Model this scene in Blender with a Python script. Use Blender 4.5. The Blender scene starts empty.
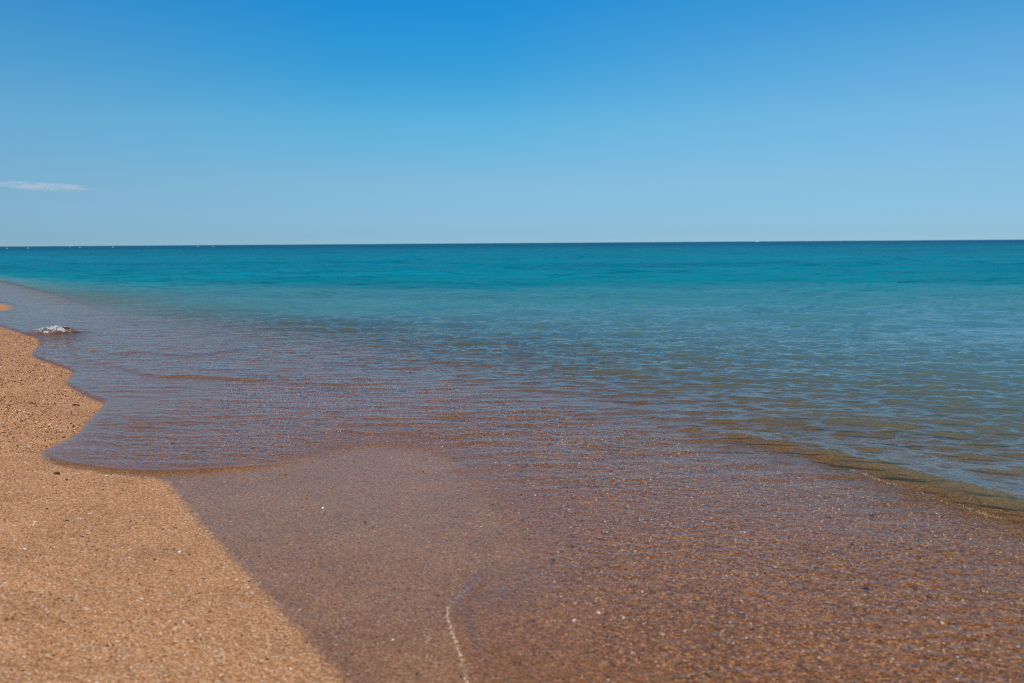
import bpy, bmesh, math, random
import numpy as np
from mathutils import Matrix, Vector

sc = bpy.context.scene
col = sc.collection
R = math.radians

# ------------------------------------------------------------------ camera
H = 1.0                      # eye height above the still sea (photographer kneeling)
FPX = 995.0                  # focal length in pixels of the 1024 px wide frame (35 mm)
PITCH = math.atan((341.5 - 243.0) / FPX)
ROLL = R(-0.39)
cam_d = bpy.data.cameras.new('camera')
cam_d.sensor_width = 36.0
cam_d.lens = 36.0 * FPX / 1024.0
cam_d.clip_start = 0.05
cam_d.clip_end = 200000.0
cam_d.dof.use_dof = True
cam_d.dof.focus_distance = 6.4
cam_d.dof.aperture_fstop = 3.9
cam = bpy.data.objects.new('camera', cam_d)
col.objects.link(cam)
CAMM = Matrix.Translation((0, 0, H)) @ Matrix.Rotation(R(90) - PITCH, 4, 'X') @ Matrix.Rotation(ROLL, 4, 'Z')
cam.matrix_world = CAMM
sc.camera = cam

# ------------------------------------------------------------------ sky and sun
SUN_EL, SUN_AZ = R(52), R(205)        # azimuth clockwise from +Y (the view direction)
w = bpy.data.worlds.new('World')
sc.world = w
w.use_nodes = True
nt = w.node_tree
nt.nodes.clear()
out = nt.nodes.new('ShaderNodeOutputWorld')
bg = nt.nodes.new('ShaderNodeBackground')
sky = nt.nodes.new('ShaderNodeTexSky')
sky.sky_type = 'NISHITA'
sky.sun_disc = False
sky.sun_elevation = SUN_EL
sky.sun_rotation = SUN_AZ
sky.altitude = 0
sky.air_density = 0.6
sky.dust_density = 0.0
sky.ozone_density = 2.0
bg.inputs['Strength'].default_value = 0.15
# the deep, polarised blue of this sky: a tint by height, paler towards the right-hand side
def wn(kind, **kw):
    nd = nt.nodes.new('ShaderNode' + kind)
    for k_, v_ in kw.items():
        setattr(nd, k_, v_)
    return nd
tc = wn('TexCoord')
sx = wn('SeparateXYZ')
nt.links.new(tc.outputs['Generated'], sx.inputs[0])
def wm(op, a_, b_=0.0):
    nd = wn('Math', operation=op)
    for s_, v_ in zip(nd.inputs, (a_, b_)):
        if isinstance(v_, bpy.types.NodeSocket):
            nt.links.new(v_, s_)
        else:
            s_.default_value = v_
    return nd.outputs[0]
side = wm('MAXIMUM', wm('MULTIPLY', wm('ADD', sx.outputs[0], 0.02), 2.3), wm('MULTIPLY', wm('SUBTRACT', -0.16, sx.outputs[0]), 2.2))
side = wm('MINIMUM', wm('MAXIMUM', side, 0.0), 1.0)
side = wm('MULTIPLY', side, wm('SUBTRACT', 1.35, wm('MULTIPLY', side, 0.35)))
def sky_ramp(stops):
    nd = wn('ValToRGB')
    while len(nd.color_ramp.elements) < len(stops):
        nd.color_ramp.elements.new(0.5)
    for e_, (p_, c_) in zip(nd.color_ramp.elements, stops):
        e_.position = p_
        e_.color = (*c_, 1)
    nt.links.new(sx.outputs[2], nd.inputs[0])
    return nd.outputs[0]
high = [(0.34, (0.11, 0.60, 0.80)), (0.5, (0.22, 0.50, 0.64)), (1.0, (0.5, 0.66, 0.72))]
clear = sky_ramp([(0.008, (0.21, 0.337, 0.488)), (0.06, (0.34, 0.495, 0.548)), (0.117, (0.279, 0.673, 0.697)),
                  (0.174, (0.132, 0.694, 0.833)), (0.227, (0.075, 0.722, 0.979))] + high)
pale = sky_ramp([(0.008, (0.215, 0.335, 0.475)), (0.06, (0.34, 0.49, 0.54)), (0.117, (0.42, 0.67, 0.68)),
                 (0.174, (0.36, 0.76, 0.81)), (0.227, (0.22, 0.78, 0.92))] + high)
both = wn('Mix', data_type='RGBA')
nt.links.new(side, both.inputs[0])
nt.links.new(clear, both.inputs[6])
nt.links.new(pale, both.inputs[7])
tint = wn('Mix', data_type='RGBA', blend_type='MULTIPLY')
tint.inputs[0].default_value = 1.0
nt.links.new(sky.outputs[0], tint.inputs[6])
nt.links.new(both.outputs[2], tint.inputs[7])
nt.links.new(tint.outputs[2], bg.inputs['Color'])
nt.links.new(bg.outputs[0], out.inputs['Surface'])

sun_d = bpy.data.lights.new('sun', 'SUN')
sun_d.energy = 4.3
sun_d.angle = R(0.5)
sun_d.color = (1.0, 0.95, 0.88)
sun = bpy.data.objects.new('sun', sun_d)
col.objects.link(sun)
sdir = Vector((math.sin(SUN_AZ) * math.cos(SUN_EL), math.cos(SUN_AZ) * math.cos(SUN_EL), math.sin(SUN_EL)))
sun.rotation_euler = sdir.to_track_quat('Z', 'Y').to_euler()
sun.location = sdir * 50

sc.view_settings.view_transform = 'Standard'
sc.view_settings.look = 'None'
sc.view_settings.exposure = 0.0
sc.view_settings.gamma = 1.0
sc.view_settings.use_curve_mapping = False
cy = sc.cycles
cy.use_denoising = False
cy.filter_width = 1.05
cy.max_bounces = 10
cy.volume_bounces = 4
cy.transmission_bounces = 8
cy.transparent_max_bounces = 8
cy.caustics_refractive = True
cy.caustics_reflective = False
cy.sample_clamp_indirect = 4.0

# ------------------------------------------------------------------ small maths
def at(px, py, z=0.0):
    """world point on the level z seen at a pixel of the photograph"""
    d = CAMM.to_3x3() @ Vector(((px - 512.0) / FPX, (341.5 - py) / FPX, -1.0))
    k = (z - H) / d.z
    return (d.x * k, d.y * k)

def sstep(a, b, x):
    t = np.clip((x - a) / (b - a), 0, 1)
    return t * t * (3 - 2 * t)

def _hash(ix, iy, seed):
    h = (ix.astype(np.int64) * 374761393 + iy.astype(np.int64) * 668265263 + seed * 974634777) & 0x7fffffff
    h = ((h ^ (h >> 13)) * 1274126177) & 0x7fffffff
    h = h ^ (h >> 16)
    return (h & 0xffff) / 65535.0

def vnoise(x, y, seed=0):
    ix, iy = np.floor(x), np.floor(y)
    fx, fy = x - ix, y - iy
    fx = fx * fx * fx * (fx * (fx * 6 - 15) + 10)
    fy = fy * fy * fy * (fy * (fy * 6 - 15) + 10)
    a, b = _hash(ix, iy, seed), _hash(ix + 1, iy, seed)
    c, d = _hash(ix, iy + 1, seed), _hash(ix + 1, iy + 1, seed)
    return (a * (1 - fx) + b * fx) * (1 - fy) + (c * (1 - fx) + d * fx) * fy * 1.0 - 0.5

def fbm(x, y, seed=0, octv=3):
    v, a, n = 0, 1.0, 0.0
    for k in range(octv):
        v = v + a * vnoise(x * 2 ** k + 17.3 * k, y * 2 ** k - 9.1 * k, seed + k)
        n += a
        a *= 0.5
    return v / n

def waves(x, y, seed, n, lmin, lmax, heading, spread, steep):
    """sum of n sine ripples; steep is the rms slope of the whole set"""
    rng = random.Random(seed)
    v = np.zeros_like(x)
    for k in range(n):
        lam = lmin * (lmax / lmin) ** rng.random()
        th = heading + rng.gauss(0, spread)
        kk = 2 * math.pi / lam
        v += np.sin(kk * (x * math.cos(th) + y * math.sin(th)) + rng.random() * 6.283) * (steep * math.sqrt(2.0 / n) / kk)
    return v

def polyline_sdf(x, y, pts, reach=3.0):
    """distance to an open polyline, positive on its left-hand side"""
    best = np.full(x.shape, 1e9)
    sgn = np.ones(x.shape)
    n = len(pts) - 1
    for i in range(n):
        ax, ay = pts[i]
        bx, by = pts[i + 1]
        dx, dy = bx - ax, by - ay
        L2 = dx * dx + dy * dy
        t = ((x - ax) * dx + (y - ay) * dy) / L2
        tc = np.clip(t, -1e9 if i == 0 else 0, 1e9 if i == n - 1 else 1)
        ex, ey = x - ax - tc * dx, y - ay - tc * dy
        d = ex * ex + ey * ey
        m = d < best - 1e-12
        cr = dx * (y - ay) - dy * (x - ax)
        best = np.where(m, d, best)
        sgn = np.where(m, np.sign(cr), sgn)
    return np.sqrt(best) * sgn

def smooth_poly(pts, it=2):
    for _ in range(it):
        q = [pts[0]]
        for a, b in zip(pts[:-1], pts[1:]):
            q.append((a[0] * .75 + b[0] * .25, a[1] * .75 + b[1] * .25))
            q.append((a[0] * .25 + b[0] * .75, a[1] * .25 + b[1] * .75))
        q.append(pts[-1])
        pts = q
    return pts

NX, NY = 0.87, 0.49           # seaward direction of this shore

def offshore(x, y):
    s = NX * x + NY * y
    s = s + 0.012 * np.maximum(0, y - 16) ** 1.6      # the shore bends away to the left further on
    return np.minimum(s, 1e5)

# where the last thin swash has stopped on the sand (water to the left of the line, walking it)
EDGE_PX = [(-700, 252), (-300, 263), (-80, 293), (-8, 302), (12, 304), (16, 308), (6, 312), (-30, 317), (0, 328), (20, 333), (37, 338), (40, 345), (32, 353), (33, 358), (58, 366), (75, 372),
           (67, 380), (67, 386), (85, 397), (107, 404), (97, 413), (85, 426), (78, 438), (60, 447), (44, 456),
           (42, 463), (58, 470), (90, 474), (125, 477), (168, 476), (215, 472), (270, 467), (325, 459), (372, 449), (410, 452),
           (440, 485), (478, 545), (470, 580), (451, 599), (446, 611), (452, 636), (462, 662), (467, 690), (474, 740), (490, 860)]
WET_PX = [(-700, 253), (-300, 264), (-80, 294), (-10, 304), (8, 305), (11, 308), (2, 312), (-34, 318), (0, 329), (20, 334), (38, 339), (41, 345), (32, 354), (33, 359), (58, 367), (75, 373),
          (67, 381), (67, 387), (85, 398), (107, 405), (97, 414), (85, 427), (78, 439), (60, 448), (43, 457),
          (41, 464), (58, 471), (90, 475), (125, 478), (160, 479), (172, 486), (190, 510), (222, 547), (262, 590),
          (308, 640), (346, 684), (390, 740), (470, 860)]
EDGE = smooth_poly([at(*p) for p in EDGE_PX])
WET = smooth_poly([at(*p) for p in WET_PX])

def sand_z(x, y):
    s = offshore(x, y)
    dry = np.maximum(0, 0.8 - s)
    z = 0.004 + 0.045 * dry - 0.0012 * np.clip(dry, 0, 12) ** 2
    z = np.where(s > 0.8, 0.004 - 0.016 * (s - 0.8), z)
    z = z - 0.022 * np.maximum(0, s - 2.9) * sstep(2.6, 4.2, s)
    z = np.maximum(z, -0.30 - 0.004 * np.clip(s, 0, 100))
    z = z - 6.0 * sstep(90, 400, y)
    return z

def bed_depth(x, y):
    """how deep the clear water lies over the sand, shelving off further out"""
    s = offshore(x, y)
    d = 0.016 * np.maximum(0, s - 0.8) + 0.035 * np.maximum(0, s - 2.9) * sstep(2.6, 4.2, s)
    d = np.minimum(d, 0.42 + 0.004 * np.clip(s, 0, 100)) + 0.01
    return d + 0.25 * sstep(9, 17, y) * sstep(1.0, 6.0, s) + 2.0 * sstep(12, 48, y + 5 * fbm(x * 0.12, y * 0.2, 83)) * sstep(1.0, 4.0, s) + 4.5 * sstep(60, 400, y)

def sand_relief(x, y):
    s = offshore(x, y)
    d = sstep(0.9, 0.2, s)
    near = sstep(30, 12, y)
    return near * ((0.004 + 0.020 * d) * fbm(x * 2.1, y * 2.1, 5) + (0.0012 + 0.010 * d) * fbm(x * 9, y * 11, 9)
                   + (0.0006 + 0.0022 * d) * fbm(x * 42, y * 42, 12, 2))

def fan_grid(ys, half):
    """rows of points that widen with distance from the beach the camera stands on"""
    n = half.shape[0]
    X = half[None, :] * (1.25 * ys[:, None] + 1.6)
    Y = np.repeat(ys[:, None], n, 1)
    return X, Y

def grid_mesh(name, X, Y, Z, mat, attrs=None, keep=None):
    r, c = X.shape
    v = np.stack([X.ravel(), Y.ravel(), Z.ravel()], 1).astype(np.float32)
    idx = np.arange(r * c).reshape(r, c)
    q = np.stack([idx[:-1, :-1], idx[:-1, 1:], idx[1:, 1:], idx[1:, :-1]], -1).reshape(-1, 4)
    if keep is not None:
        k = keep
        kf = (k[:-1, :-1] | k[:-1, 1:] | k[1:, 1:] | k[1:, :-1]).ravel()
        q = q[kf]
        used = np.zeros(r * c, bool)
        used[q.ravel()] = True
        remap = np.cumsum(used) - 1
        q = remap[q]
        v = v[used]
    else:
        used = np.ones(r * c, bool)
    me = bpy.data.meshes.new(name)
    me.vertices.add(len(v))
    me.vertices.foreach_set('co', v.ravel())
    me.loops.add(q.size)
    me.loops.foreach_set('vertex_index', q.ravel().astype(np.int32))
    me.polygons.add(len(q))
    me.polygons.foreach_set('loop_start', (np.arange(len(q)) * 4).astype(np.int32))
    me.polygons.foreach_set('use_smooth', np.ones(len(q), bool))
    for an, av in (attrs or {}).items():
        a = me.attributes.new(an, 'FLOAT', 'POINT')
        a.data.foreach_set('value', av.ravel()[used].astype(np.float32))
    me.update()
    me.validate()
    me.materials.append(mat)
    o = bpy.data.objects.new(name, me)
    col.objects.link(o)
    return o

# ------------------------------------------------------------------ node helpers
class Mat:
    def __init__(self, name):
        self.m = bpy.data.materials.new(name)
        self.m.use_nodes = True
        self.t = self.m.node_tree
        self.t.nodes.clear()
        self.out = self.n('OutputMaterial')
    def n(self, kind, **kw):
        nd = self.t.nodes.new('ShaderNode' + kind)
        for k, v in kw.items():
            setattr(nd, k, v)
        return nd
    def l(self, a, b):
        self.t.links.new(a, b)
    def put(self, sock, v):
        if isinstance(v, bpy.types.NodeSocket):
            self.l(v, sock)
        else:
            sock.default_value = v
    def math(self, op, a, b=0.0, c=0.0, clamp=False):
        nd = self.n('Math', operation=op, use_clamp=clamp)
        for s_, v in zip(nd.inputs, (a, b, c)):
            self.put(s_, v)
        return nd.outputs[0]
    def mix(self, f, a, b):
        nd = self.n('Mix', data_type='RGBA')
        self.put(nd.inputs[0], f)
        self.put(nd.inputs[6], a if isinstance(a, bpy.types.NodeSocket) else (*a, 1))
        self.put(nd.inputs[7], b if isinstance(b, bpy.types.NodeSocket) else (*b, 1))
        return nd.outputs[2]
    def mul(self, a, b, f=1.0):
        nd = self.n('Mix', data_type='RGBA', blend_type='MULTIPLY')
        self.put(nd.inputs[0], f)
        self.put(nd.inputs[6], a if isinstance(a, bpy.types.NodeSocket) else (*a, 1))
        self.put(nd.inputs[7], b if isinstance(b, bpy.types.NodeSocket) else (*b, 1))
        return nd.outputs[2]
    def ramp(self, f, stops, interp='LINEAR'):
        nd = self.n('ValToRGB')
        cr = nd.color_ramp
        cr.interpolation = interp
        while len(cr.elements) < len(stops):
            cr.elements.new(0.5)
        for e, (p, c_) in zip(cr.elements, stops):
            e.position = p
            e.color = (*c_, 1)
        self.put(nd.inputs[0], f)
        return nd.outputs[0]
    def remap(self, v, a, b, c_=0.0, d=1.0, smooth=True):
        nd = self.n('MapRange', interpolation_type='SMOOTHSTEP' if smooth else 'LINEAR')
        for s_, x in zip(nd.inputs, (v, a, b, c_, d)):
            self.put(s_, x)
        return nd.outputs[0]
    def noise(self, vec, scale, detail=2.0, rough=0.5, dist=0.0):
        nd = self.n('TexNoise')
        self.l(vec, nd.inputs['Vector'])
        nd.inputs['Scale'].default_value = scale
        nd.inputs['Detail'].default_value = detail
        nd.inputs['Roughness'].default_value = rough
        nd.inputs['Distortion'].default_value = dist
        return nd.outputs[0]
    def scaled(self, vec, s, rz=0.0):
        nd = self.n('Mapping')
        self.l(vec, nd.inputs[0])
        nd.inputs['Scale'].default_value = s
        nd.inputs['Rotation'].default_value = (0, 0, rz)
        return nd.outputs[0]

GRAIN = [(0.0, (0.055, 0.022, 0.010)), (0.10, (0.16, 0.070, 0.030)), (0.30, (0.30, 0.135, 0.058)), (0.52, (0.42, 0.205, 0.092)),
         (0.72, (0.50, 0.27, 0.135)), (0.88, (0.56, 0.36, 0.22)), (0.965, (0.66, 0.52, 0.38)), (1.0, (0.80, 0.74, 0.66))]

def sand_material():
    M = Mat('coarse_sand')
    pos = M.n('NewGeometry').outputs['Position']
    def vor(scale, rnd=1.0):
        v = M.n('TexVoronoi')
        M.l(pos, v.inputs['Vector'])
        v.inputs['Scale'].default_value = scale
        v.inputs['Randomness'].default_value = rnd
        return v
    v1, v2 = vor(190), vor(88)
    s1 = M.n('SeparateColor'); M.l(v1.outputs['Color'], s1.inputs[0])
    s2 = M.n('SeparateColor'); M.l(v2.outputs['Color'], s2.inputs[0])
    fine = M.mix(0.42, M.ramp(s1.outputs[0], GRAIN), (0.53, 0.262, 0.112))
    big = M.ramp(s2.outputs[0], GRAIN)
    # only some of the larger cells show as larger grains
    pick = M.math('GREATER_THAN', s2.outputs[1], 0.80)
    inside = M.math('LESS_THAN', v2.outputs['Distance'], 0.42)
    c = M.mix(M.math('MULTIPLY', pick, inside), fine, big)
    patch = M.noise(pos, 3.0, 4, 0.6)
    c = M.mul(c, M.ramp(patch, [(0.3, (0.86, 0.84, 0.82)), (0.7, (1.08, 1.06, 1.04))]))
    # wetness: signed distance to the wet line, roughened by grain
    wet_a = M.n('Attribute'); wet_a.attribute_name = 'wet'
    wn = M.noise(pos, 26.0, 4, 0.7)
    wd = M.math('ADD', wet_a.outputs['Fac'], M.math('MULTIPLY', M.math('SUBTRACT', wn, 0.5), 0.07))
    wet = M.remap(wd, -0.030, 0.018)
    v3 = vor(120)
    s3 = M.n('SeparateColor'); M.l(v3.outputs['Color'], s3.inputs[0])
    wetc = M.mul(c, (0.59, 0.53, 0.445))
    # coarse grains under the water, with caustic light flecks painted into their colour
    under = M.n('Attribute'); under.attribute_name = 'under'
    wetc = M.mul(wetc, M.ramp(s3.outputs[0], [(0.0, (0.34, 0.33, 0.36)), (0.25, (0.80, 0.79, 0.80)), (0.72, (1.08, 1.06, 1.02)), (1.0, (2.0, 1.9, 1.7))]), M.remap(under.outputs['Fac'], -0.30, 0.75))
    c = M.mix(wet, c, wetc)
    h = M.math('ADD', M.math('MULTIPLY', v1.outputs['Distance'], -0.0022), M.math('MULTIPLY', v2.outputs['Distance'], -0.0030))
    h = M.math('ADD', h, M.math('MULTIPLY', M.noise(pos, 70, 3, 0.6), 0.004))
    bp = M.n('Bump')
    bp.inputs['Strength'].default_value = 0.9
    bp.inputs['Distance'].default_value = 1.0
    M.l(h, bp.inputs['Height'])
    p = M.n('BsdfPrincipled')
    M.l(c, p.inputs['Base Color'])
    M.put(p.inputs['Roughness'], 0.85)
    M.put(p.inputs['Specular IOR Level'], 0.25)
    M.l(bp.outputs[0], p.inputs['Normal'])
    # film of water lying in the wet sand
    film = M.n('Bump')
    film.inputs['Strength'].default_value = 0.25
    film.inputs['Distance'].default_value = 1.0
    M.l(h, film.inputs['Height'])
    M.put(p.inputs['Coat Weight'], M.math('MULTIPLY', wet, 0.64))
    M.put(p.inputs['Coat Roughness'], 0.13)
    M.put(p.inputs['Coat IOR'], 1.33)
    M.l(film.outputs[0], p.inputs['Coat Normal'])
    M.l(p.outputs[0], M.out.inputs['Surface'])
    return M.m

def water_material():
    M = Mat('sea_water')
    pos = M.n('NewGeometry').outputs['Position']
    def attr(nm):
        nd = M.n('Attribute')
        nd.attribute_name = nm
        return nd.outputs['Fac']
    d, f, chop, mid = attr('depth'), attr('far'), attr('chop'), attr('mid')
    # ripples too small for the mesh, crests lying along the shore
    p1 = M.scaled(pos, (1.0, 2.2, 1.0), R(8))
    p2 = M.scaled(pos, (1.0, 1.8, 1.0), R(-14))
    h1 = M.math('MULTIPLY', M.noise(p1, 7.0, 3, 0.55, 0.6), 0.016)
    h1 = M.math('ADD', h1, M.math('MULTIPLY', M.noise(p2, 2.2, 3, 0.5, 0.4), 0.035))
    h2 = M.math('ADD', M.math('MULTIPLY', M.noise(p2, 0.9, 4, 0.55, 0.4), 0.20), M.math('MULTIPLY', M.noise(p1, 0.16, 4, 0.55, 0.4), 0.8))
    h0 = M.math('MULTIPLY', M.noise(pos, 42, 3, 0.6, 0.5), M.remap(chop, 0.0, 0.5, 0.0022, 0.0))
    h = M.math('ADD', M.math('ADD', h0, M.math('MULTIPLY', h1, chop)), M.math('MULTIPLY', h2, f))
    bp = M.n('Bump')
    bp.inputs['Strength'].default_value = 1.0
    bp.inputs['Distance'].default_value = 1.0
    M.l(h, bp.inputs['Height'])
    nrm = bp.outputs[0]
    fr = M.n('Fresnel')
    fr.inputs['IOR'].default_value = 1.33
    M.l(nrm, fr.inputs['Normal'])
    # a rough sea never mirrors as a flat sheet does at grazing angles
    k = M.math('MULTIPLY', fr.outputs[0], M.math('SUBTRACT', 0.96, M.math('MULTIPLY', f, 0.71)))
    # a sheet thinner than the grains does not lie flat enough to mirror
    k = M.math('MULTIPLY', k, M.remap(attr('thick'), 0.0005, 0.009))
    gl = M.n('BsdfGlossy')
    M.put(gl.inputs['Roughness'], M.remap(f, 0.0, 1.0, 0.04, 0.15))
    M.l(nrm, gl.inputs['Normal'])
    tr = M.n('BsdfTransparent')
    M.l(M.ramp(M.math('MULTIPLY', d, 2.0), [(0.0, (1, 1, 1)), (0.08, (0.98, 0.96, 0.88)), (0.28, (0.90, 0.92, 0.76)), (1.0, (0.62, 0.82, 0.76))]), tr.inputs['Color'])
    body = M.n('BsdfDiffuse')
    bc = M.ramp(M.math('MULTIPLY', d, 0.125), [(0.0, (0.13, 0.18, 0.11)), (0.013, (0.145, 0.235, 0.185)), (0.03, (0.135, 0.27, 0.28)), (0.06, (0.085, 0.25, 0.285)), (0.155, (0.004, 0.185, 0.248)), (0.30, (0.001, 0.18, 0.26)), (0.6, (0.001, 0.13, 0.22)), (1.0, (0.001, 0.085, 0.175))])
    # sand and weed on the bottom and drifting silt make the colour uneven
    pa = M.noise(M.scaled(pos, (0.05, 0.13, 1.0), R(4)), 1.0, 5, 0.65, 0.6)
    pb = M.noise(M.scaled(pos, (0.006, 0.022, 1.0), R(3)), 1.0, 4, 0.6, 0.5)
    bc = M.mul(bc, M.ramp(pa, [(0.32, (0.80, 0.84, 0.86)), (0.5, (1.0, 1.0, 1.0)), (0.68, (1.0, 1.13, 1.10))]))
    bc = M.mul(bc, M.ramp(pb, [(0.35, (0.80, 0.82, 0.86)), (0.62, (1.0, 1.08, 1.06))]))
    M.l(bc, body.inputs['Color'])
    M.l(nrm, body.inputs['Normal'])
    turb = M.math('SUBTRACT', 1.0, M.math('EXPONENT', M.math('MULTIPLY', M.math('MAXIMUM', M.math('SUBTRACT', d, 0.03), 0.0), -3.0)))
    m1 = M.n('MixShader'); M.l(turb, m1.inputs[0]); M.l(tr.outputs[0], m1.inputs[1]); M.l(body.outputs[0], m1.inputs[2])
    m2 = M.n('MixShader'); M.l(k, m2.inputs[0]); M.l(m1.outputs[0], m2.inputs[1]); M.l(gl.outputs[0], m2.inputs[2])
    M.l(m2.outputs[0], M.out.inputs['Surface'])
    return M.m

# ------------------------------------------------------------------ the sand
half = np.sinh(np.linspace(-1.6, 1.6, 900)) / math.sinh(1.6)
ys = [-1.5]
while ys[-1] < 30000:
    y_ = ys[-1]
    ys.append(y_ + (0.10 if y_ < 1.4 else max(0.012, 0.9 * y_ * y_ / FPX) if y_ < 60 else 0.06 * y_))
ys = np.array(ys)
X, Y = fan_grid(np.maximum(ys, 0.4), half)
Y = np.repeat(ys[:, None], len(half), 1)
sz = sand_z(X, Y) + sand_relief(X, Y)
wet = polyline_sdf(X, Y, WET)
SAND = sand_material()
sand = grid_mesh('sand', X, Y, sz, SAND, {'wet': wet, 'under': polyline_sdf(X, Y, EDGE)})
sand['kind'] = 'structure'
print('sand verts', X.shape)

# ------------------------------------------------------------------ the water
def wavelet(x, y, pts, height, front, back, fade=0.4):
    """a low wave whose steep front foot runs along pts (front to the right-hand side of the line)"""
    d = polyline_sdf(x, y, pts)
    up = sstep(0, front, d)
    down = np.exp(-np.maximum(0, d - front) / back)
    # fade at both ends of the line
    ax, ay = pts[0]
    bx, by = pts[-1]
    L = math.hypot(bx - ax, by - ay)
    t = ((x - ax) * (bx - ax) + (y - ay) * (by - ay)) / (L * L)
    w_ = sstep(-fade, fade * 0.6, t) * sstep(1 + fade, 1 - fade * 0.6, t)
    return height * up * down * w_

def water_z(x, y):
    s = offshore(x, y)
    g = sand_z(x, y)
    e = polyline_sdf(x, y, EDGE)
    e = e + 0.02 * fbm(x * 6, y * 6, 31) + 0.010 * fbm(x * 25, y * 25, 32, 2)
    # swash film on the sand
    calm = 1.0
    q = at(462, 505)
    q2 = at(398, 453)
    soft = np.maximum(np.exp(-(((x - q[0]) / 0.42) ** 2 + ((y - q[1]) / 0.75) ** 2)), np.exp(-(((x - q2[0]) / 0.42) ** 2 + ((y - q2[1]) / 0.6) ** 2)))       # here the sheet thins out without a lip
    film = 0.013 * (1 - np.exp(-np.maximum(e, 0) / (0.05 + 0.9 * soft))) + 0.004 * (1 - soft) * np.exp(-((e - 0.03) / 0.025) ** 2) * (e > 0)
    q3 = at(456, 640)
    film = film + (e > 0) * np.exp(-((x - q3[0]) / 0.25) ** 2 - ((y - q3[1]) / 0.5) ** 2) * 0.003 * np.exp(-((e - 0.028) / 0.020) ** 2)
    film = np.where(e > 0, film + 0.0015 * (1 - soft), -0.02)
    zf = g + film
    zs = 0.012 + 0.0 * s                                  # still sea
    k = 0.02
    a = np.maximum(sstep(0.05, 0.7, e), sstep(2.4, 3.5, s))
    z = zf * (1 - a) + np.maximum(zs, zf) * a
    z = np.where(e > 0, z, zf)
    # small ripples riding the film, crests across the view
    deep = np.clip((z - g) / 0.02, 0, 1)
    patch = np.clip(0.7 + 2.0 * fbm(x * 0.9, y * 1.6, 41), 0.12, 1.7)
    patch2 = np.clip(0.7 + 2.0 * fbm(x * 1.7, y * 2.3, 43), 0.15, 1.7)
    upper = sstep(3.4, 5.2, y)                                  # long ripples only further along the beach
    rip = upper * patch * (waves(x, y, 4, 30, 0.075, 0.26, R(84), 0.26, 0.080) + waves(x, y, 3, 26, 0.04, 0.10, R(80), 0.55, 0.055)) \
        + patch2 * (waves(x, y, 6, 40, 0.018, 0.045, R(60), 1.2, 0.17) + waves(x, y, 8, 24, 0.045, 0.10, R(75), 0.8, 0.075))
    seaw = sstep(2.2, 4.4, s)
    glass = 1 - 0.65 * np.exp(-(((x - 5.6) / 1.5) ** 2 + ((y - 10.8) / 2.4) ** 2))      # a slick lying on the water
    swell = sstep(9, 20, y) * waves(x, y, 9, 44, 1.2, 6.0, R(76), 0.5, 0.115) + sstep(7, 12, y) * waves(x, y, 29, 40, 0.4, 1.3, R(74), 0.6, 0.10)
    big = swell + glass * (waves(x, y, 5, 50, 0.085, 0.30, R(72), 0.8, 0.16) + waves(x, y, 15, 24, 0.2, 0.5, R(70), 0.5, 0.03)) + waves(x, y, 7, 12, 0.5, 2.2, R(65), 0.35, 0.028)
    lod = sstep(16, 6, y)
    z = z + deep * sstep(0.0, 0.12, e) * rip * lod * (1 - 0.6 * seaw)
    z = z + seaw * (big * sstep(60, 25, y) + swell * sstep(25, 60, y) * sstep(600, 200, y)) * np.clip(0.8 + 1.2 * fbm(x * 0.5, y * 0.6, 47), 0.3, 1.5)
    return z, g, e, s

half = np.linspace(-1, 1, 1300)
half = 0.75 * half + 0.25 * half ** 3
ys = [1.0]
while ys[-1] < 30000:
    y_ = ys[-1]
    ys.append(y_ + (max(0.009, (0.8 if y_ < 4.5 else 0.42 if y_ < 16 else 0.5) * y_ * y_ / FPX) if y_ < 120 else 0.06 * y_))
ys = np.array(ys)
X, Y = fan_grid(ys, half)
Z, G, E, S = water_z(X, Y)
def line(px):
    return smooth_poly([at(p, q, 0.0) for p, q in px])

front = line([(640, 428), (720, 440), (800, 458), (880, 482), (950, 505), (1024, 527), (1130, 560), (1240, 594)])
grow = sstep(0.7, 2.2, X)
Z = Z + wavelet(X, Y, front, 1.0, 0.095, 0.30, 0.22) * (0.004 + 0.066 * grow) * (1 + 0.35 * fbm(X * 5, Y * 5, 61))
fd = polyline_sdf(X, Y, front)
Z = Z + grow * np.exp(-((fd - 0.06) / 0.09) ** 2) * waves(X, Y, 19, 40, 0.018, 0.06, R(60), 0.9, 0.28)
Z = Z + wavelet(X, Y, line([(60, 360), (100, 366), (125, 374), (140, 379), (180, 380), (250, 384)]), 0.012, 0.10, 0.5, 0.3)
Z = Z + wavelet(X, Y, line([(105, 358), (140, 354), (175, 360), (215, 356)]), 0.012, 0.12, 0.5, 0.3)
BREAK = [(-5.34, 11.0), (-4.90, 11.35)]
def breaker(x, y):
    """the one small wave curling over at the water's edge: a rounded heap steeper on its near side"""
    t = (x + 5.12) * 0.78 + (y - 11.18) * 0.62
    d = -(x + 5.12) * 0.62 + (y - 11.18) * 0.78 + 0.35 * t * t
    h = 0.078 * np.exp(-(np.abs(t - 0.02) / 0.25) ** 2.2) * sstep(-0.06, 0.24, d) * np.exp(-(np.maximum(0, d - 0.22) / 0.22) ** 2)
    return h * (1 + 0.7 * fbm(x * 9, y * 9, 55)) + 0.05 * h * np.sin(40 * d + 9 * t)
Z = Z + breaker(X, Y)
keep = (Z > G - 0.004) & (E > -0.03)
lift = np.maximum(0, Z - 0.012) * (S > 2.0)
thick = np.maximum(0, Z - G)
depth = np.where(S < 2.0, np.minimum(thick, bed_depth(X, Y)), bed_depth(X, Y) + 1.1 * lift)
far = sstep(9, 26, Y) * sstep(0.9, 3.0, S)
mid = sstep(1.6, 4.4, S)
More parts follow.
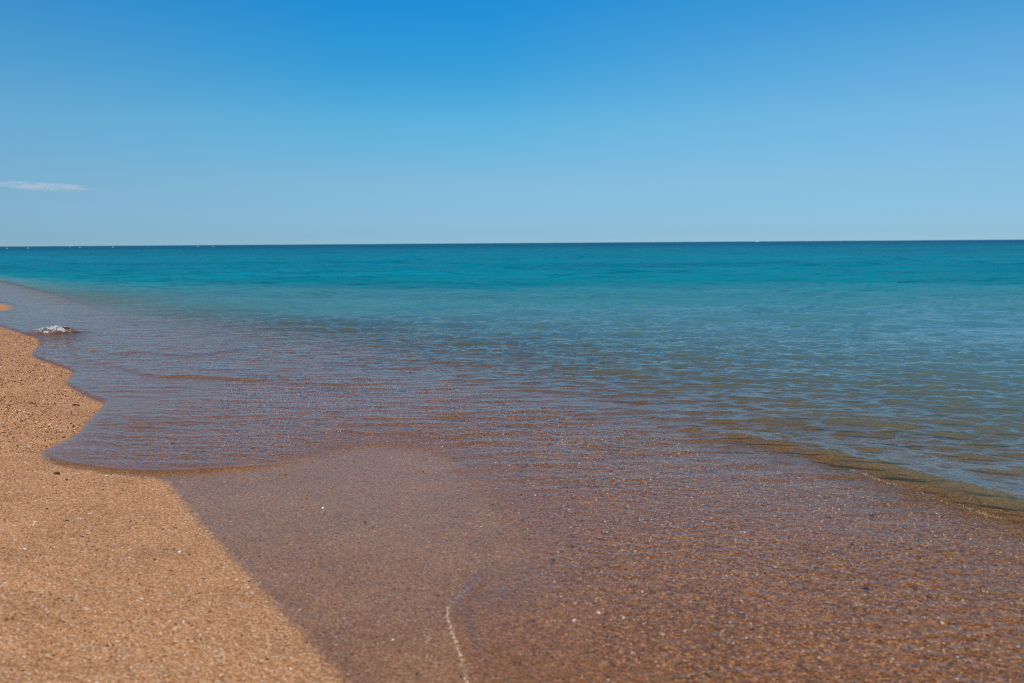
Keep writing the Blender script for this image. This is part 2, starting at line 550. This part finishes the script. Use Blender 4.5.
chop = sstep(4.5, 11, Y) * (0.85 + 0.4 * mid) * (1 - 0.65 * np.exp(-(((X - 5.6) / 1.5) ** 2 + ((Y - 10.8) / 2.4) ** 2)))
WATER = water_material()
sea = grid_mesh('sea', X, Y, Z, WATER, {'depth': depth, 'far': far, 'chop': chop, 'mid': mid, 'thick': thick}, keep)
sea['kind'] = 'structure'
print('sea verts', X.shape, len(sea.data.vertices))

# ------------------------------------------------------------------ gravel, one mass of small stones nobody could count
ICO_V, ICO_F = [], []
_b = bmesh.new()
bmesh.ops.create_icosphere(_b, subdivisions=1, radius=1.0)
_b.verts.ensure_lookup_table()
ICO_V = np.array([v.co[:] for v in _b.verts])
ICO_F = np.array([[v.index for v in f.verts] for f in _b.faces])
_b.free()

def pebble_mass(name, P, rad, mat, seed, flat=(0.45, 0.8), tone=None, sink=0.25, jit=0.18):
    """many little stones in one mesh: P (n,3) resting points, rad (n,)"""
    rng = np.random.default_rng(seed)
    n = len(P)
    V = np.repeat(ICO_V[None], n, 0) * (1 + rng.normal(0, jit, (n, len(ICO_V), 1)))
    sc_ = np.stack([rng.uniform(0.8, 1.35, n), rng.uniform(0.7, 1.0, n), rng.uniform(*flat, n)], 1)
    V = V * (sc_ * rad[:, None])[:, None, :]
    a = rng.uniform(0, 6.283, n)
    t = rng.normal(0, 0.3, n)
    ct, st = np.cos(t)[:, None], np.sin(t)[:, None]
    y_, z_ = V[..., 1] * ct - V[..., 2] * st, V[..., 1] * st + V[..., 2] * ct
    ca, sa = np.cos(a)[:, None], np.sin(a)[:, None]
    x_ = V[..., 0]
    W = np.stack([x_ * ca - y_ * sa, x_ * sa + y_ * ca, z_], -1)
    W = W + P[:, None, :] + np.array([0, 0, 1])[None, None] * (sc_[:, 2] * rad * (1 - 2 * sink))[:, None, None]
    nv = len(ICO_V)
    F = (ICO_F[None] + (np.arange(n) * nv)[:, None, None]).reshape(-1, 3)
    me = bpy.data.meshes.new(name)
    me.vertices.add(n * nv)
    me.vertices.foreach_set('co', W.astype(np.float32).ravel())
    me.loops.add(F.size)
    me.loops.foreach_set('vertex_index', F.astype(np.int32).ravel())
    me.polygons.add(len(F))
    me.polygons.foreach_set('loop_start', (np.arange(len(F)) * 3).astype(np.int32))
    me.polygons.foreach_set('use_smooth', np.ones(len(F), bool))
    tn = rng.uniform(0, 1, n) if tone is None else tone
    at_ = me.attributes.new('tone', 'FLOAT', 'POINT')
    at_.data.foreach_set('value', np.repeat(tn, nv).astype(np.float32))
    me.update()
    me.materials.append(mat)
    o = bpy.data.objects.new(name, me)
    col.objects.link(o)
    return o

def ground(x, y):
    return sand_z(x, y) + sand_relief(x, y)

def stone_material(name, stops, wet=1.0, rough=0.6, spec=0.4):
    M = Mat(name)
    a = M.n('Attribute'); a.attribute_name = 'tone'
    c = M.ramp(a.outputs['Fac'], stops)
    pos = M.n('NewGeometry').outputs['Position']
    c = M.mul(c, M.ramp(M.noise(pos, 600, 2), [(0.3, (0.82, 0.80, 0.78)), (0.7, (1.1, 1.1, 1.1))]))
    c = M.mul(c, (wet, wet * 0.93, wet * 0.9))
    p = M.n('BsdfPrincipled')
    M.l(c, p.inputs['Base Color'])
    M.put(p.inputs['Roughness'], rough)
    M.put(p.inputs['Specular IOR Level'], spec)
    M.l(p.outputs[0], M.out.inputs['Surface'])
    return M.m

STONES = [(0.0, (0.10, 0.05, 0.028)), (0.08, (0.20, 0.10, 0.05)), (0.3, (0.38, 0.18, 0.078)), (0.62, (0.48, 0.25, 0.11)),
          (0.86, (0.55, 0.34, 0.18)), (0.965, (0.62, 0.47, 0.32)), (1.0, (0.80, 0.76, 0.70))]
rng = np.random.default_rng(11)
def scatter(n, y0, y1, lim0, lim1):
    # even over the ground
    y = np.sqrt(rng.uniform(y0 * y0, y1 * y1, n))
    x = rng.uniform(lim0, lim1, n) * y
    return x, y
x1, y1 = scatter(16000, 1.7, 6.5, -0.75, -0.1)
x2, y2 = scatter(60000, 4.6, 14.0, -0.80, -0.34)
xa, ya = np.concatenate([x1, x2]), np.concatenate([y1, y2])
ra = np.concatenate([0.0016 + 0.0030 * rng.random(len(x1)) ** 2.5, 0.0026 + 0.0062 * rng.random(len(x2)) ** 2.2])
wd = polyline_sdf(xa, ya, WET)
k = (wd < -0.015) & (vnoise(xa * 3, ya * 3, 77) > -0.32 + 0.5 * rng.random(len(xa)) - 0.25)
xa, ya, ra = xa[k], ya[k], ra[k]
gravel = pebble_mass('gravel', np.stack([xa, ya, ground(xa, ya)], 1), ra, stone_material('dry_gravel', STONES), 3)
gravel['kind'] = 'stuff'
gravel['label'] = 'fine orange and brown gravel strewn over the dry sand'
x3, y3 = scatter(70000, 2.0, 7.5, -0.30, 0.62)
wd = polyline_sdf(x3, y3, WET)
k = (wd > 0.02) & (offshore(x3, y3) < 3.25) & (vnoise(x3 * 1.6, y3 * 1.6, 78) + 0.35 * sstep(0.9, 2.6, offshore(x3, y3)) + 0.5 * np.exp(-((x3 + 0.02) / 0.35) ** 2 - ((y3 - 2.5) / 0.6) ** 2) > 0.02 + 0.5 * rng.random(len(x3)) - 0.25) & ((polyline_sdf(x3, y3, EDGE) > 0.30 * rng.random(len(x3)) + 0.12) | (rng.random(len(x3)) < 0.03))
x3, y3 = x3[k], y3[k]
r3 = 0.0018 + 0.0052 * rng.random(len(x3)) ** 2.5
wet_gravel = pebble_mass('wet_gravel', np.stack([x3, y3, ground(x3, y3)], 1), r3, stone_material('wet_gravel', STONES, 0.78, 0.25, 0.45), 4)
wet_gravel['kind'] = 'stuff'
wet_gravel['label'] = 'dark and pale gravel under the thin sheet of water'
print('gravel', len(xa), len(x3))

# ------------------------------------------------------------------ foam, and beads standing in for sunlit water edges
def foam_or_glint_material(name, c):
    M = Mat(name)
    p = M.n('BsdfPrincipled')
    p.inputs['Base Color'].default_value = (*c, 1)
    p.inputs['Roughness'].default_value = 0.25
    p.inputs['Subsurface Weight'].default_value = 0.0
    M.l(p.outputs[0], M.out.inputs['Surface'])
    return M.m
FOAM = foam_or_glint_material('sea_foam', (0.55, 0.56, 0.57))
EDGE_GLINT = foam_or_glint_material('edge_glint_beads', (0.72, 0.55, 0.38))  # amber of refracted sunlight, painted into the edge beads
def water_top(x, y):
    z, g, e, s = water_z(x, y)
    return np.maximum(z, g)
gb = np.random.default_rng(8)
BL = np.array(BREAK)
bs = np.concatenate([[0], np.cumsum(np.linalg.norm(np.diff(BL, axis=0), axis=1))])
tt = gb.normal(0.45, 0.21, 16000)
dd = gb.random(16000)
ok = (tt > 0) & (tt < 1)
tt, dd = tt[ok], dd[ok]
dd = 0.02 + dd * 0.36
bx = np.interp(tt * bs[-1], bs, BL[:, 0]) - 0.62 * dd
by = np.interp(tt * bs[-1], bs, BL[:, 1]) + 0.78 * dd
kk = fbm(bx * 22, by * 14, 91, 3) + 0.15 * gb.normal(0, 1, len(bx)) - 0.55 * (np.abs(tt - 0.5) / 0.45) ** 2 - 1.2 * np.abs(dd - 0.16) > -0.03
kk &= (tt < 0.93) & (tt > 0.04)
print('foam', kk.sum())
bx, by = bx[kk][:1500], by[kk][:1500]
bz = water_top(bx, by) + breaker(bx, by)
fr_ = 0.0018 + 0.0042 * np.random.default_rng(2).random(len(bx)) ** 2
foam = pebble_mass('foam', np.stack([bx, by, bz], 1), fr_, FOAM, 6, (0.6, 1.0), jit=0.05)
foam['kind'] = 'stuff'
foam['label'] = 'white foam on the small wave breaking at the shore'

def glint_bead_line(name, px, n, spread, r0, r1, seed, label, mat, thr=-0.04, lift=0.0):  # beads added to draw the bright sun line of a water edge
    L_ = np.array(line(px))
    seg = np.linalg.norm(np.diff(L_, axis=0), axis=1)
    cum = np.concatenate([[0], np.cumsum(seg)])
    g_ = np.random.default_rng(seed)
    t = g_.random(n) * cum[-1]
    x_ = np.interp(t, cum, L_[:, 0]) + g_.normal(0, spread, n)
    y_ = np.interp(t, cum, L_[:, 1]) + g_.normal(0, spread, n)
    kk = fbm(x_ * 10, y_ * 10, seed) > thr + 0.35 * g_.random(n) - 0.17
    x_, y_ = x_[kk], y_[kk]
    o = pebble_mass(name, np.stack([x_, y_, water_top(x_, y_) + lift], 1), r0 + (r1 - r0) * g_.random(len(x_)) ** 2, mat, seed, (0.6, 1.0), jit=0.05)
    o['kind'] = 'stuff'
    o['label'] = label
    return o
glint_bead_line('foam', [(466, 592), (458, 599), (450, 603), (446, 612), (453, 636), (463, 662), (468, 690), (476, 740)], 1000, 0.0028, 0.0006, 0.0018, 21,  # swash lip: beads in place of the sunlight the water would focus
            'added line of cream beads standing in for refracted sunlight along the edge of the last swash', EDGE_GLINT, -0.02)
glint_bead_line('foam', [(850, 474), (880, 483), (950, 506), (1024, 528), (1130, 561)], 1300, 0.010, 0.0005, 0.0014, 23,  # wave foot: bright caustic line drawn with added beads
            'added beads painting the bright line of refracted light at the foot of the low wave at right', EDGE_GLINT, 0.03)

# ------------------------------------------------------------------ single stones, shells and a stick
def lump(name, r, sx_, sy_, sz_, mat, seed, parent=None):
    g_ = random.Random(seed)
    b_ = bmesh.new()
    bmesh.ops.create_icosphere(b_, subdivisions=2, radius=1.0)
    ph = [g_.random() * 6.283 for _ in range(6)]
    for v in b_.verts:
        q = v.co
        k_ = 1 + 0.14 * math.sin(2.3 * q.x + ph[0]) + 0.12 * math.sin(2.7 * q.y + ph[1]) + 0.10 * math.sin(3.1 * q.z + ph[2]) + g_.uniform(-0.03, 0.03)
        v.co = Vector((q.x * sx_ * r * k_, q.y * sy_ * r * k_, q.z * sz_ * r * k_))
    for f in b_.faces:
        f.smooth = True
    me = bpy.data.meshes.new(name)
    b_.to_mesh(me)
    b_.free()
    me.materials.append(mat)
    o = bpy.data.objects.new(name, me)
    col.objects.link(o)
    return o

def shell_mesh(name, r, mat, seed):
    """a worn half shell: a ribbed, thick, shallow dish lying hollow side down"""
    g_ = random.Random(seed)
    b_ = bmesh.new()
    rings, sp = 6, 22
    rows = []
    for side_ in (1.0, 0.86):
        for i in range(rings + 1):
            u = i / rings
            row = []
            for j in range(sp):
                a_ = 2 * math.pi * j / sp
                edge = 1 + 0.10 * math.cos(a_) + 0.05 * math.sin(3 * a_ + seed)
                rr = r * side_ * edge * math.sin(u * math.pi / 2) * (1 + 0.03 * math.cos(11 * a_) * u)
                zz_ = r * 0.55 * side_ * math.cos(u * math.pi / 2)
                row.append(b_.verts.new((rr * math.cos(a_) * 1.2 - r * 0.25 * (1 - u), rr * math.sin(a_), zz_)))
            rows.append(row)
    for q in (0, rings + 1):
        for i in range(rings):
            for j in range(sp):
                A, B = rows[q + i], rows[q + i + 1]
                f_ = [A[j], B[j], B[(j + 1) % sp], A[(j + 1) % sp]]
                b_.faces.new(f_ if q == 0 else f_[::-1])
    A, B = rows[rings], rows[2 * rings + 1]
    for j in range(sp):
        b_.faces.new([A[j], B[j], B[(j + 1) % sp], A[(j + 1) % sp]])
    bmesh.ops.remove_doubles(b_, verts=b_.verts, dist=r * 0.002)
    bmesh.ops.recalc_face_normals(b_, faces=b_.faces)
    for f in b_.faces:
        f.smooth = True
    me = bpy.data.meshes.new(name)
    b_.to_mesh(me)
    b_.free()
    me.materials.append(mat)
    o = bpy.data.objects.new(name, me)
    col.objects.link(o)
    return o

def plain(name, c, rough=0.5, spec=0.4, bumpy=900):
    M = Mat(name)
    pos = M.n('NewGeometry').outputs['Position']
    p = M.n('BsdfPrincipled')
    M.l(M.mul(c, M.ramp(M.noise(pos, bumpy, 3), [(0.3, (0.80, 0.78, 0.75)), (0.7, (1.0, 1.0, 1.0))])), p.inputs['Base Color'])
    M.put(p.inputs['Roughness'], rough)
    M.put(p.inputs['Specular IOR Level'], spec)
    M.l(p.outputs[0], M.out.inputs['Surface'])
    return M.m
WHITE = plain('white_shell', (0.82, 0.79, 0.74), 0.35, 0.5)
DARK = plain('dark_stone', (0.055, 0.032, 0.022), 0.6)
BARK = plain('driftwood', (0.030, 0.020, 0.014), 0.8)

def ground_at(px, py):
    x_, y_ = at(px, py, 0.0)
    for _ in range(8):
        z_ = float(ground(np.array([x_]), np.array([y_]))[0])
        x_, y_ = at(px, py, z_)
    return x_, y_, z_

def tag(o, label, cat, group=None):
    o['label'] = label
    o['category'] = cat
    if group:
        o['group'] = group

shells = [
    (107, 476, 2.4, 'white shell chip at the very edge of the water in the sandy bay'),
    (48, 501, 2.2, 'pale shell chip on dry sand below the little bay of water'),
    (81, 519, 2.6, 'bright white shell chip beside a reddish stone on the dry sand'),
    (35, 522, 2.2, 'white shell chip left of the brightest one, on dry sand'),
    (143, 517, 2.0, 'upper of two white shell chips lying close together'),
    (146, 522, 2.2, 'lower of two white shell chips lying close together'),
    (25, 549, 2.4, 'blurred whitish shell chip at the left edge of the dry sand'),
    (130, 558, 2.4, 'flat cream shell chip in the middle of the dry sand'),
    (180, 552, 3.4, 'largest white shell chip, near the slanting edge of the wet sand'),
    (187, 533, 2.2, 'pale slanted shell chip just above the largest one'),
    (184, 622, 3.0, 'blurred white shell chip low on the dry sand near the picture bottom'),
    (237, 580, 2.4, 'cream shell chip right beside the slanting edge of the wet sand'),
    (323, 508, 2.6, 'lone white shell chip on the smooth damp sand'),
    (393, 640, 3.0, 'pinkish white shell chip on the damp sand left of the swash edge'),
    (905, 621, 2.4, 'leftmost of three white shell chips under shallow water at lower right'),
    (925, 618, 2.6, 'middle of three white shell chips under shallow water at lower right'),
    (942, 623, 3.4, 'long white shell chip, rightmost of three under shallow water at lower right'),
]
protos = [shell_mesh('shell_chip', 1.0, WHITE, q) for q in range(3)]
made = 0
for i, (px, py, wpx, lab) in enumerate(shells):
    x_, y_, z_ = ground_at(px, py)
    if i < 3:
        o = protos[i]
    else:
        o = protos[i % 3].copy()
        col.objects.link(o)
    dist = math.sqrt(x_ * x_ + y_ * y_)
    sz_ = 0.5 * wpx * dist / FPX / 1.1
    rr = random.Random(100 + i)
    o.location = (x_, y_, z_ + 0.1 * sz_)
    o.scale = (sz_ * rr.uniform(1.0, 1.3), sz_ * rr.uniform(0.8, 1.1), sz_ * rr.uniform(0.9, 1.3))
    o.rotation_euler = (rr.uniform(-0.35, 0.35), rr.uniform(-0.35, 0.35), rr.uniform(0, 6.28))
    tag(o, lab, 'shell', 'white shell chips on the sand')

stones = [
    (57, 474, 5.0, 'dark oblong stone just below the bay of water on dry sand'),
    (67, 480, 2.6, 'small dark stone right below the oblong one'),
    (67, 521, 2.8, 'dark brown stone left of the brightest shell chip'),
    (82, 537, 2.6, 'round dark stone below the brightest shell chip'),
    (204, 579, 3.0, 'dark stone on dry sand by the slanting wet edge'),
    (210, 612, 2.8, 'dark stone low on the dry sand right of a white chip'),
    (107, 646, 3.4, 'blurred dark stone near the bottom of the picture on dry sand'),
    (7, 620, 3.4, 'blurred dark stone at the left edge of the picture'),
    (155, 560, 3.0, 'brown stone near a cream chip in the middle of the sand'),
    (872, 516, 5.0, 'dark flat stone under the shallow water right of the middle'),
    (905, 527, 4.0, 'small dark stone lying under the thin water near the wave'),
    (866, 589, 5.0, 'dark stone under shallow water above the white chips at lower right'),
]
for i, (px, py, wpx, lab) in enumerate(stones):
    x_, y_, z_ = ground_at(px, py)
    dist = math.sqrt(x_ * x_ + y_ * y_)
    sz_ = 0.5 * wpx * dist / FPX
    o = lump('stone', sz_, 1.2, 0.8, 0.55, DARK, 40 + i)
    o.location = (x_, y_, z_ + 0.2 * sz_)
    o.rotation_euler = (0, 0, random.Random(i).uniform(-0.5, 0.5))
    tag(o, lab, 'stone', 'dark stones on the beach')

x_, y_, z_ = ground_at(76, 406)
def stick():
    b_ = bmesh.new()
    n_, sp = 12, 8
    prev = None
    for i in range(n_ + 1):
        u = i / n_
        rr = 0.005 * (0.35 + 0.65 * math.sin(math.pi * min(1, 0.12 + u * 0.86)))
        c_ = Vector((-0.024 + 0.048 * u, 0.004 * math.sin(3 * u), 0.004 + 0.002 * math.sin(5 * u)))
        ring = [b_.verts.new(c_ + Vector((0, rr * math.cos(6.283 * j / sp), rr * math.sin(6.283 * j / sp)))) for j in range(sp)]
        if prev:
            for j in range(sp):
                b_.faces.new([prev[j], prev[(j + 1) % sp], ring[(j + 1) % sp], ring[j]])
        else:
            b_.faces.new(ring[::-1])
        prev = ring
    b_.faces.new(prev)
    me = bpy.data.meshes.new('stick')
    b_.to_mesh(me)
    b_.free()
    me.materials.append(BARK)
    o = bpy.data.objects.new('stick', me)
    col.objects.link(o)
    return o
st = stick()
st.location = (x_, y_, z_ + 0.002)
st.rotation_euler = (0, 0, 0.1)
tag(st, 'small dark piece of driftwood on the pointed spit of dry sand', 'stick')

# ------------------------------------------------------------------ far out on the water
def lathe(name, prof, mat, parent=None, sp=20):
    b_ = bmesh.new()
    rows = []
    for r_, z_ in prof:
        rows.append([b_.verts.new((r_ * math.cos(6.283185 * j / sp), r_ * math.sin(6.283185 * j / sp), z_)) for j in range(sp)])
    for A, B in zip(rows[:-1], rows[1:]):
        for j in range(sp):
            b_.faces.new([A[j], A[(j + 1) % sp], B[(j + 1) % sp], B[j]])
    b_.faces.new(rows[0][::-1])
    b_.faces.new(rows[-1])
    for f in b_.faces:
        f.smooth = True
    me = bpy.data.meshes.new(name)
    b_.to_mesh(me)
    b_.free()
    me.materials.append(mat)
    o = bpy.data.objects.new(name, me)
    col.objects.link(o)
    o.parent = parent
    return o
PAINT = plain('white_paint', (0.80, 0.80, 0.78), 0.4, 0.5, 3)
BAND = plain('orange_band', (0.65, 0.20, 0.05), 0.5, 0.5, 3)
buoys = [(7, 2.4, 'white swimming buoy farthest to the left below the horizon'),
         (28, 2.2, 'white swimming buoy second from the left edge below the horizon'),
         (70, 1.0, 'distant white buoy right on the horizon between two nearer ones'),
         (80, 1.9, 'brightest white buoy in the row on the left, below the horizon'),
         (113, 1.8, 'white buoy right of the brightest one, below the horizon'),
         (198, 1.7, 'left one of a pair of faint buoys below the horizon'),
         (213, 1.7, 'right one of a pair of faint buoys below the horizon')]
hor = lambda px: 243.0 + (512 - px) * math.tan(R(0.39))
for i, (px, dy, lab) in enumerate(buoys):
    x_, y_ = at(px, hor(px) + dy, 0.02)
    root = bpy.data.objects.new('buoy', None)
    col.objects.link(root)
    root.location = (x_, y_, 0.0)
    k_ = 0.00105 * y_ * (0.8 if i in (2, 5, 6) else 1.0) / 0.9
    root.scale = (k_, k_, k_)
    a_ = [(0.30, -0.25), (0.46, -0.08), (0.50, 0.12), (0.46, 0.32), (0.34, 0.48), (0.16, 0.56), (0.07, 0.60)]
    lathe('float', a_, PAINT, root)
    lathe('collar', [(0.505, 0.06), (0.53, 0.09), (0.53, 0.15), (0.505, 0.18)], BAND, root)
    lathe('pole', [(0.05, 0.58), (0.05, 0.85), (0.09, 0.86), (0.09, 0.93), (0.02, 0.96)], PAINT, root)
    tag(root, lab, 'buoy', 'white buoys on the far water')

def mesh_from(name, vs, fs, mat, parent):
    me = bpy.data.meshes.new(name)
    me.from_pydata(vs, [], fs)
    me.materials.append(mat)
    o = bpy.data.objects.new(name, me)
    col.objects.link(o)
    o.parent = parent
    return o
bx_, by_ = at(757, hor(757) + 0.5, 0.0)
boat = bpy.data.objects.new('boat', None)
col.objects.link(boat)
boat.location = (bx_, by_, 0.0)
boat.scale = (0.75, 0.75, 0.75)
tag(boat, 'tiny white motorboat alone on the horizon right of the middle', 'boat')
hv, hf = [], []
secs = [(-4.0, 1.15, 0.95), (-2.0, 1.35, 1.0), (0.5, 1.35, 1.1), (2.6, 0.9, 1.3), (4.2, 0.05, 1.6)]
for x_, b_, t_ in secs:
    hv += [(x_, -b_, t_), (x_, -b_ * 0.75, -0.3), (x_, 0, -0.5), (x_, b_ * 0.75, -0.3), (x_, b_, t_)]
for i in range(len(secs) - 1):
    for j in range(5):
        a_, c_ = i * 5 + j, i * 5 + (j + 1) % 5
        hf.append((a_, c_, c_ + 5, a_ + 5))
hf += [(0, 1, 2, 3, 4)[::-1], tuple(range(20, 25))]
mesh_from('hull', hv, hf, PAINT, boat)
cv = [(-1.8, -0.9, 1.0), (1.6, -0.8, 1.1), (1.6, 0.8, 1.1), (-1.8, 0.9, 1.0), (-1.6, -0.8, 2.7), (0.7, -0.7, 2.7), (0.7, 0.7, 2.7), (-1.6, 0.8, 2.7)]
mesh_from('cabin', cv, [(0, 3, 2, 1), (4, 5, 6, 7), (0, 1, 5, 4), (1, 2, 6, 5), (2, 3, 7, 6), (3, 0, 4, 7)], PAINT, boat)
lathe('mast', [(0.09, 2.6), (0.07, 5.6), (0.03, 5.8)], PAINT, boat, 8).location = (-0.6, 0, 0)

# ------------------------------------------------------------------ the one small cloud
def cloud():
    M = Mat('thin_cloud')
    tcn = M.n('TexCoord').outputs['Object']
    n1 = M.noise(M.scaled(tcn, (0.016, 0.02, 0.11)), 1.0, 6, 0.62, 0.8)
    sep = M.n('SeparateXYZ'); M.l(tcn, sep.inputs[0])
    # densest along the spine of the streak, thinning out to all sides
    ex = M.math('POWER', M.math('DIVIDE', sep.outputs[0], 210.0), 2.0)
    ey = M.math('POWER', M.math('DIVIDE', sep.outputs[1], 60.0), 2.0)
    ez = M.math('POWER', M.math('DIVIDE', M.math('ADD', sep.outputs[2], M.math('MULTIPLY', sep.outputs[0], 0.06)), 17.0), 2.0)
    fall = M.math('SUBTRACT', 1.0, M.math('ADD', M.math('ADD', ex, ey), ez), clamp=True)
    den = M.math('MULTIPLY', M.math('SUBTRACT', M.math('MULTIPLY', fall, M.math('SUBTRACT', M.math('MULTIPLY', n1, 6.0), 2.15)), 0.28), 0.028)
    den = M.math('MAXIMUM', den, 0.0)
    v = M.n('VolumePrincipled')
    v.inputs['Color'].default_value = (0.97, 0.99, 1.0, 1)
    v.inputs['Anisotropy'].default_value = -0.35
    M.l(den, v.inputs['Density'])
    M.l(v.outputs[0], M.out.inputs['Volume'])
    b_ = bmesh.new()
    bmesh.ops.create_icosphere(b_, subdivisions=3, radius=1.0)
    for q in b_.verts:
        q.co = Vector((q.co.x * 215, q.co.y * 68, q.co.z * 30))
    me = bpy.data.meshes.new('cloud')
    b_.to_mesh(me)
    b_.free()
    me.materials.append(M.m)
    o = bpy.data.objects.new('cloud', me)
    col.objects.link(o)
    d_ = CAMM.to_3x3() @ Vector(((40 - 512.0) / FPX, (341.5 - 186.5) / FPX, -1.0))
    o.location = Vector((0, 0, H)) + d_ * (3000 / d_.y)
    o['kind'] = 'structure'
cloud()
